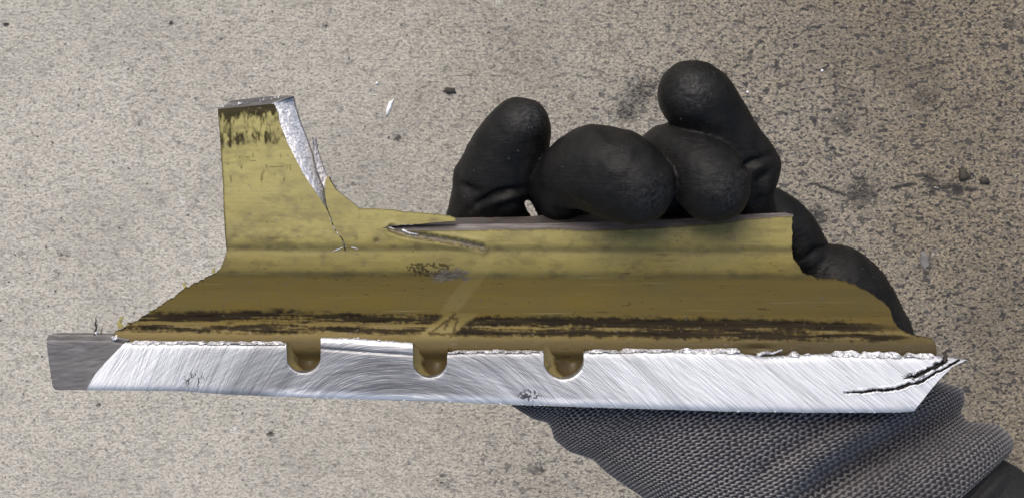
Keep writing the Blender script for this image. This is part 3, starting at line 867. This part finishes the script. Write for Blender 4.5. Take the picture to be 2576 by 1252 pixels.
CREASE = [  # polyline, depth mm (negative = ridge), width in drawing units
    ([(1195, 512), (1243, 487), (1281, 477), (1330, 474)], 1.3, 7), ([(1262, 530), (1290, 512), (1330, 505)], 1.1, 7), ([(1150, 470), (1180, 482), (1215, 480)], .9, 9),
    ([(1200, 530), (1250, 505), (1300, 492)], -1.0, 9),
    ([(1868, 456), (1898, 430), (1938, 402)], -.8, 7), ([(1896, 470), (1920, 448), (1944, 425)], 2.0, 9), ([(1850, 432), (1896, 404), (1950, 388)], 1.8, 8), ([(1910, 520), (1925, 480), (1938, 450)], -1.4, 6),
    ([(1150, 452), (1172, 470), (1190, 480)], 1.6, 9), ([(1180, 528), (1225, 500), (1262, 484), (1310, 482)], 1.6, 6), ([(1245, 545), (1262, 520), (1300, 508), (1335, 520)], 1.5, 6), ([(1240, 505), (1290, 492), (1325, 490)], -1.1, 7),
    ([(1700, 215), (1740, 208), (1790, 222)], .35, 4), ([(1704, 232), (1745, 226), (1795, 238)], .3, 4), ([(1712, 250), (1755, 244), (1800, 256)], .3, 4), ([(1350, 470), (1420, 500), (1500, 530)], 1.0, 10),
    ([(1890, 525), (1912, 500), (1940, 490)], 1.5, 8), ([(1580, 520), (1630, 500), (1680, 480)], .35, 6), ([(2005, 560), (2040, 572)], .3, 5),
    ([(2015, 655), (2055, 628), (2090, 618)], 1.5, 9),
]


def build_glove():
    h = 0.85
    pts = {k: np.array([np.append(P(a[0], a[1], a[2]) * 1000 - [0, 0, PLANE * 1000], a[3] * K * (DIST - a[2]) / DIST) for a in c]) for k, c in CH.items()}
    allp = np.concatenate(list(pts.values()))
    lo = (allp[:, :3] - allp[:, 3:]).min(0) - 3; hi = (allp[:, :3] + allp[:, 3:]).max(0) + 3
    dims = np.ceil((hi - lo) / h).astype(int)
    gx, gy, gz = [(lo[i] + h * np.arange(dims[i])).astype(np.float32) for i in range(3)]
    GX, GY, GZ = np.meshgrid(gx, gy, gz, indexing='ij')

    def seg(a, b):
        d = (b[:3] - a[:3]); L2 = float(d @ d)
        t = np.clip(((GX - a[0]) * d[0] + (GY - a[1]) * d[1] + (GZ - a[2]) * d[2]) / L2, 0, 1)
        return np.sqrt((GX - a[0] - t * d[0]) ** 2 + (GY - a[1] - t * d[1]) ** 2 + (GZ - a[2] - t * d[2]) ** 2) - (a[3] + t * (b[3] - a[3]))

    def smin(a, b, k):
        q = np.clip(k - np.abs(a - b), 0, None) / k
        return np.minimum(a, b) - q * q * k * .25

    def chain(name, k=3.0):
        p = pts[name]
        # resample with a Catmull-Rom spline so that the chain bends smoothly
        q = np.concatenate([[2 * p[0] - p[1]], p, [2 * p[-1] - p[-2]]])
        out = []
        for i in range(1, len(q) - 2):
            for t in (0, .5):
                out.append(.5 * (2 * q[i] + (q[i + 1] - q[i - 1]) * t + (2 * q[i - 1] - 5 * q[i] + 4 * q[i + 1] - q[i + 2]) * t * t + (3 * q[i] - q[i - 1] - 3 * q[i + 1] + q[i + 2]) * t ** 3))
        out.append(p[-1]); out = np.array(out, np.float32)
        s = None
        for i in range(len(out) - 1):
            d = seg(out[i], out[i + 1])
            s = d if s is None else smin(s, d, k)
        return s

    S = chain("palm", 6)
    S = smin(S, chain("thenar"), 5)
    S = smin(S, chain("thumb_base"), 1.5)
    r = smin(smin(smin(chain("ring"), chain("ring_flare"), 6), chain("ring_flare2"), 4), chain("ring_bump"), 3)
    S = smin(S, r, 2.0)
    S = smin(S, chain("middle"), .25)
    S = smin(S, chain("index"), .25)
    S = smin(S, smin(chain("thumb"), chain("thumb_knuckle"), 5), .25)
    # daylight gap between the first two fingers
    for (hx, hy, hr) in [(1328, 512, 9), (1336, 526, 11), (1344, 541, 9)]:
        a_, b_ = [np.append(P(hx, hy, zz) * 1000 - [0, 0, PLANE * 1000], hr * K * (DIST - zz) / DIST) for zz in (-70, 40)]
        S = np.maximum(S, -seg(a_, b_))
    # naive surface nets
    ins = S < 0
    n0, n1, n2 = S.shape
    cnt = np.zeros((n0 - 1, n1 - 1, n2 - 1), np.int8)
    corners = [(i, j, k) for i in (0, 1) for j in (0, 1) for k in (0, 1)]
    sl = lambda A_, c: A_[c[0]:n0 - 1 + c[0], c[1]:n1 - 1 + c[1], c[2]:n2 - 1 + c[2]]
    for c in corners:
        cnt += sl(ins, c)
    act = (cnt > 0) & (cnt < 8)
    ci = np.argwhere(act)
    ids = np.full(act.shape, -1, np.int64); ids[act] = np.arange(len(ci))
    acc = np.zeros((len(ci), 3)); num = np.zeros(len(ci))
    for a in corners:
        for ax in range(3):
            if a[ax] == 0:
                b = list(a); b[ax] = 1
                va = S[ci[:, 0] + a[0], ci[:, 1] + a[1], ci[:, 2] + a[2]]; vb = S[ci[:, 0] + b[0], ci[:, 1] + b[1], ci[:, 2] + b[2]]
                m = (va < 0) != (vb < 0)
                t = np.where(m, va / np.where(m, va - vb, 1), 0)
                p = np.repeat(np.array(a, float)[None], len(ci), 0); p[:, ax] += t
                acc[m] += p[m]; num[m] += 1
    verts = (ci + acc / num[:, None]) * h + lo
    faces = []
    for ax in range(3):
        o1, o2 = [(1, 2), (2, 0), (0, 1)][ax]
        A0 = np.take(ins, np.arange(S.shape[ax] - 1), ax); A1 = np.take(ins, np.arange(1, S.shape[ax]), ax)
        e = np.argwhere(A0 != A1)
        ok = np.ones(len(e), bool)
        for o in (o1, o2):
            ok &= (e[:, o] > 0) & (e[:, o] < act.shape[o])
        e = e[ok]
        q = []
        for d1, d2 in ((-1, -1), (0, -1), (0, 0), (-1, 0)):
            c = e.copy(); c[:, o1] += d1; c[:, o2] += d2
            q.append(ids[c[:, 0], c[:, 1], c[:, 2]])
        q = np.stack(q, -1)
        fl = ~ins[e[:, 0], e[:, 1], e[:, 2]]
        q[fl] = q[fl][:, ::-1]
        faces.append(q)
    F = np.concatenate(faces)
    # relax a little
    nb_s = np.zeros_like(verts); nb_n = np.zeros(len(verts))
    ed = np.concatenate([F[:, [0, 1]], F[:, [1, 2]], F[:, [2, 3]], F[:, [3, 0]]])
    deg = np.bincount(ed[:, 0], minlength=len(verts)) + np.bincount(ed[:, 1], minlength=len(verts))
    for it in range(3):
        s = np.stack([np.bincount(ed[:, 0], verts[ed[:, 1], i], len(verts)) + np.bincount(ed[:, 1], verts[ed[:, 0], i], len(verts)) for i in range(3)], -1)
        verts = verts + .5 * (s / deg[:, None] - verts)
    # normals
    fn = np.cross(verts[F[:, 2]] - verts[F[:, 0]], verts[F[:, 3]] - verts[F[:, 1]])
    vn = np.zeros_like(verts)
    for k in range(4):
        for i in range(3):
            vn[:, i] += np.bincount(F[:, k], fn[:, i], len(verts))
    vn /= np.linalg.norm(vn, axis=1, keepdims=True) + 1e-9
    f = K * (DIST - verts[:, 2]) / DIST
    px = verts[:, 0] / f + 1288; py = 626 - verts[:, 1] / f
    up = np.clip(vn[:, 2], 0, 1)
    disp = .45 * (fbm(px / 70, py / 60, 201, 2) - .5) * 2 + .22 * (fbm(px / 30, py / 26, 203, 2) - .5) * 2 + .14 * (fbm(px / 14, py / 20, 202) - .5) * 2
    for pl, dep, w in CREASE:
        d, q = polydist(px, py, pl)
        disp -= dep * np.exp(-(d / w) ** 2) * np.sin(np.pi * np.clip(q, .08, .92)) * (up > .05)
    # fine rings on the stretched base of the thumb
    g = (px - 2000) * .55 + (py - 560) * .85
    disp += .10 * np.sin(g / 2.6 + 4 * fbm(px / 60, py / 60, 205)) * sstep(540, 600, py) * (px > 1960)
    verts = verts + vn * disp[:, None]
    scuff_sheen = np.exp(-(((px - 1330) / 45) ** 2 + ((py - 290) / 35) ** 2)) * .8 + .5 * np.exp(-(((px - 1640) / 70) ** 2 + ((py - 490) / 50) ** 2)) + .5 * np.exp(-(((px - 1830) / 50) ** 2 + ((py - 480) / 55) ** 2)) \
        + .7 * np.exp(-(((px - 1745) / 40) ** 2 + ((py - 225) / 45) ** 2))  # sheen on the fingertips painted as lighter, scuffed patches
    return mk("glove", verts * .001 + np.array([0, 0, PLANE]), F, M_rubber, person, {"scuff_sheen": scuff_sheen})


glove = build_glove()

RINGS = [  # left end, right end, centre height, half height (mm), distance along
    ((1286, 1019), (1420, 940), -24, 5), ((1341, 1053), (1600, 880), -27, 14), ((1380, 1062), (1680, 862), -28.5, 16), ((1389, 1082), (1740, 852), -29.5, 17.5), ((1393, 1104), (1790, 846), -30, 18.5), ((1434, 1136), (1930, 830), -32, 21), ((1490, 1152), (2040, 828), -32.5, 22),
    ((1526, 1188), (2120, 835), -33, 23), ((1608, 1244), (2260, 875), -34, 24), ((1715, 1310), (2360, 958), -35, 24.5), ((1775, 1345), (2424, 975), -35, 24),
    ((1830, 1380), (2428, 1010), -36, 22.5), ((1880, 1410), (2414, 1036), -37, 20.5), ((1935, 1440), (2440, 1062), -37, 20.5), ((1990, 1468), (2510, 1064), -37, 22), ((2040, 1488), (2548, 1098), -37, 23.5),
    ((2080, 1506), (2552, 1128), -37, 23.5), ((2110, 1525), (2530, 1152), -37, 22)]


def build_knit():
    R = np.array([[a[0], a[1], b[0], b[1], z, hz] for a, b, z, hz in RINGS], float)
    mid = (R[:, :2] + R[:, 2:4]) / 2
    s = np.concatenate([[0], np.cumsum(np.hypot(*np.diff(mid, axis=0).T))])
    # true row spacing: shrink toward the pointed end
    n = int(s[-1] / 2.0)
    ss = np.linspace(0, s[-1], n)
    # smooth interpolation through the rings
    def cr(col):
        from_ = np.interp(ss, s, R[:, col])
        k = np.exp(-.5 * (np.arange(-14, 15) / 5.0) ** 2); k /= k.sum()
        p = np.concatenate([2 * from_[0] - from_[14:0:-1], from_, 2 * from_[-1] - from_[-2:-16:-1]])
        return np.convolve(p, k, 'valid')
    C = [cr(i) for i in range(6)]
    m = 560
    th = np.linspace(0, np.pi, m)
    q = (1 - np.cos(th)) / 2
    sx = np.sin(th) ** .85
    lx, ly, rx, ry, zc, hz = [c[:, None] for c in C]
    x = lx + (rx - lx) * q; y = ly + (ry - ly) * q
    width = np.hypot(rx - lx, ry - ly)
    along = width * np.cumsum(np.concatenate([[0], np.hypot(np.diff(q), .55 * np.diff(sx))]))     # arc length along a row
    along = along - along[:, -1:] * .5
    row = ss[:, None] / 13.2 + .9 * (fbm(x / 190, y / 190, 301) - .5)
    # knit: every row is a chain of hooked loops
    st = along / 17.5 + .5 * (np.floor(row) % 2) + .5 * hash2(np.floor(row), np.floor(row) * 0, 309) + 1.1 * fbm(row * .5, along / 70, 303, 2)
    fr = row - np.floor(row); fs = st - np.floor(st)
    wob = .20 * np.sin(2 * np.pi * fs) * (.5 + fbm(along / 30, row * .6, 311, 2)) + .12 * (fs - .5)
    dl = np.abs(((fr - .5 + wob) + .5) % 1.0 - .5)
    rope = np.clip(1 - (dl / .33) ** 2, 0, 1) ** .7
    neck = .5 + .5 * np.cos(2 * np.pi * (fs - .2))
    hgt = rope * (0.42 + .58 * neck)
    hgt = hgt * (.55 + .9 * fbm(along / 16, row * 1.1, 305, 2))
    nap_shade = fbm(x / 90, y / 90, 307)
    # folds of the loose cuff
    fold = np.zeros_like(x)
    for (pl, dep, w) in [([(2410, 1040), (2250, 1110), (2080, 1215), (1960, 1300)], 19.0, 46), ([(2330, 1010), (2150, 1090), (2020, 1170)], -3.5, 34), ([(2020, 1060), (2140, 1035), (2260, 1010)], 1.5, 25),
                         ([(2240, 1075), (2120, 1130), (1990, 1235), (1900, 1300)], -1.8, 32), ([(2060, 1090), (1960, 1150), (1880, 1230)], 4.5, 30), ([(2480, 1120), (2350, 1200), (2230, 1290)], -3.5, 40),
                         ([(1395, 1070), (1440, 1110), (1480, 1130)], 1.0, 14), ([(1640, 1060), (1800, 1120), (1950, 1130)], -1.0, 50)]:
        d, qq = polydist(x, y, pl)
        fold -= dep * np.exp(-(d / w) ** 2) * np.sin(np.pi * np.clip(.12 + qq * .85, 0, 1)) ** .6
    z = zc + hz * sx + fold * sx + 1.15 * (hgt - .5) * np.clip(sx * 2.2, 0, 1)
    # underside
    zb = zc - hz * sx * .95
    top = P(x, y, z); bot = P(x, y, zb)
    # silhouettes get the loop relief too
    v = np.concatenate([top.reshape(-1, 3), bot[::4, ::4].reshape(-1, 3)])
    nb = bot[::4, ::4].shape[:2]
    F = [gridquads(n, m), gridquads(nb[0], nb[1], n * m, True)]
    yarn = np.clip(sstep(.22, .62, hgt) * (.8 + .4 * nap_shade), 0, 1)
    a = {"yarn": np.concatenate([yarn.ravel(), np.full(nb[0] * nb[1], .5)]), "nap_shade": np.concatenate([np.clip(1.15 - .75 * sstep(1900, 2350, x + .55 * (y - 1100)) + .5 * (nap_shade - .5), 0, 1).ravel(), np.full(nb[0] * nb[1], .5)])}  # second attribute: loop noise plus cuff shade painted into the yarn
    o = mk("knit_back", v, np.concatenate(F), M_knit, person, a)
    return o, [c[-1] for c in C]


knit, last = build_knit()


def build_sleeve():
    rings = [((2115, 1520), (2490, 1150), -38, 19), ((2150, 1545), (2524, 1155), -38, 21), ((2175, 1570), (2554, 1171), -38, 22), ((2200, 1590), (2572, 1184), -38, 20.5), ((2240, 1620), (2600, 1203), -38, 22),
             ((2330, 1690), (2680, 1260), -38, 25), ((2520, 1850), (2900, 1400), -42, 30), ((2900, 2200), (3300, 1680), -60, 36), ((3400, 2700), (3800, 2050), -90, 42)]
    R = np.array([[a[0], a[1], b[0], b[1], z, hz] for a, b, z, hz in rings], float)
    s = np.concatenate([[0], np.cumsum(np.hypot(*np.diff((R[:, :2] + R[:, 2:4]) / 2, axis=0).T))])
    ss = np.concatenate([np.linspace(0, 300, 90), np.linspace(310, s[-1], 60)])
    C = [np.interp(ss, s, R[:, i])[:, None] for i in range(6)]
    m = 96
    th = np.linspace(0, 2 * np.pi, m, endpoint=False)[None, :]
    q = (1 - np.cos(th)) / 2
    x = C[0] + (C[2] - C[0]) * q; y = C[1] + (C[3] - C[1]) * q
    z = C[4] + C[5] * np.sin(th)
    z = z + 1.6 * (fbm(x / 70, y / 70, 401) - .5) - 2.2 * np.exp(-((ss[:, None] - 46) / 12) ** 2) * np.sin(th)
    v = P(x, y, z).reshape(-1, 3)
    n = len(ss)
    i = np.arange(n * m).reshape(n, m); j = np.roll(i, -1, 1)
    F = np.stack([i[:-1], j[:-1], j[1:], i[1:]], -1).reshape(-1, 4)
    caps = [i[0][None, :], i[-1][None, ::-1]]
    return mk("sleeve", v, [F] + caps, M_sleeve, person)


build_sleeve()

# ------------------------------------------------------------------ small things on the floor
def lump(name, px, py, lx, ly, hz, ang, mat, label, cat, group=None, seed=0, n=14):
    r = np.random.default_rng(seed + 1000)
    c = Fm(px, py); s = K * (DIST - FZ) / DIST * .001
    th = np.linspace(0, 2 * np.pi, n, endpoint=False)
    vs = []
    rad = 1 + .28 * (r.random(n) - .5) * 2
    for lv, (sc, h) in enumerate([(1, -.0022), (1.0, hz * .25), (.78, hz * .8), (.35, hz)]):
        for k, t in enumerate(th):
            a, b = lx * s * .5 * sc * rad[k] * np.cos(t), ly * s * .5 * sc * rad[k] * np.sin(t)
            vs.append((a * np.cos(ang) - b * np.sin(ang), a * np.sin(ang) + b * np.cos(ang), h * (1 + .25 * (r.random() - .5))))
    vs.append((0, 0, hz))
    i = np.arange(4 * n).reshape(4, n); j = np.roll(i, -1, 1)
    F = [np.stack([i[:-1], j[:-1], j[1:], i[1:]], -1).reshape(-1, 4), np.stack([i[3], j[3], np.full(n, 4 * n)], -1), i[0][None, ::-1]]
    o = mk(name, np.array(vs), F, mat, None, None, True)
    o.location = (c[0], c[1], 0)
    o["label"] = label; o["category"] = cat
    if group:
        o["group"] = group
    return o


lump("white_flake", 980, 268, 12, 42, .0022, -0.42, M_white, "long white flake lying alone on concrete between tab and upright black finger", "flake", seed=1)
lump("dried_seed", 1131, 228, 32, 16, .0035, -0.15, M_crumb, "small dark brown seed on the concrete above the upright black fingertip", "seed", seed=2)
lump("dark_crumb", 2425, 440, 26, 34, .004, .3, M_crumb, "largest black crumb on the concrete right of the thumb", "crumb", seed=3)
lump("dark_crumb", 2478, 455, 30, 18, .003, -.2, M_crumb, "flat black crumb just right of the largest crumb near the right edge", "crumb", seed=4)
lump("stone_chip", 2326, 655, 24, 44, .003, .1, M_grit, "small grey stone chip set in the concrete right of the thumb's base", "stone chip", seed=5)
lump("white_flake", 2068, 178, 7, 7, .002, 0, M_white, "tiny white flake on darker concrete right of the thumb tip", "flake", seed=6)
lump("white_flake", 1880, 232, 7, 6, .002, 0, M_white, "tiny white flake on the concrete beside the middle of the thumb", "flake", seed=7)
lump("white_flake", 948, 210, 7, 7, .002, 0, M_white, "tiny white flake just above left of the long white flake", "flake", seed=8)


def grit():
    vs, fs, off = [], [], 0
    s = K * (DIST - FZ) / DIST * .001
    base = np.array([(1, 0, 0), (0, 1, 0), (-1, 0, 0), (0, -1, 0), (.7, .7, 0), (-.7, .7, 0), (0, 0, 1)], float)
    for k in range(2600):
        px = rng.uniform(-300, 2900); py = rng.uniform(-250, 1500)
        if rng.random() > .25 + .75 * sstep(700, 2100, px):
            continue
        c = Fm(px, py); r = s * rng.uniform(1.2, 3.6)
        ring = np.array([(np.cos(t), np.sin(t), 0) for t in np.linspace(0, 2 * np.pi, 6, endpoint=False)]) * (1 + .5 * (rng.random((6, 1)) - .5)) * r
        v = np.concatenate([ring + [0, 0, -.0018], ring * .75 + [0, 0, .0006 + r * .3], [[0, 0, .0007 + r * .45]]]) + [c[0], c[1], 0]
        i = np.arange(6); j = (i + 1) % 6
        fs.append(np.concatenate([np.stack([i, j, j + 6], -1), np.stack([i, j + 6, i + 6], -1), np.stack([i + 6, j + 6, np.full(6, 12)], -1)]) + off)
        vs.append(v); off += 13
    o = mk("grit", np.concatenate(vs), np.concatenate(fs), M_grit, None, None, True)
    o["kind"] = "stuff"
    o["label"] = "loose grey grit scattered over the concrete floor"


grit()
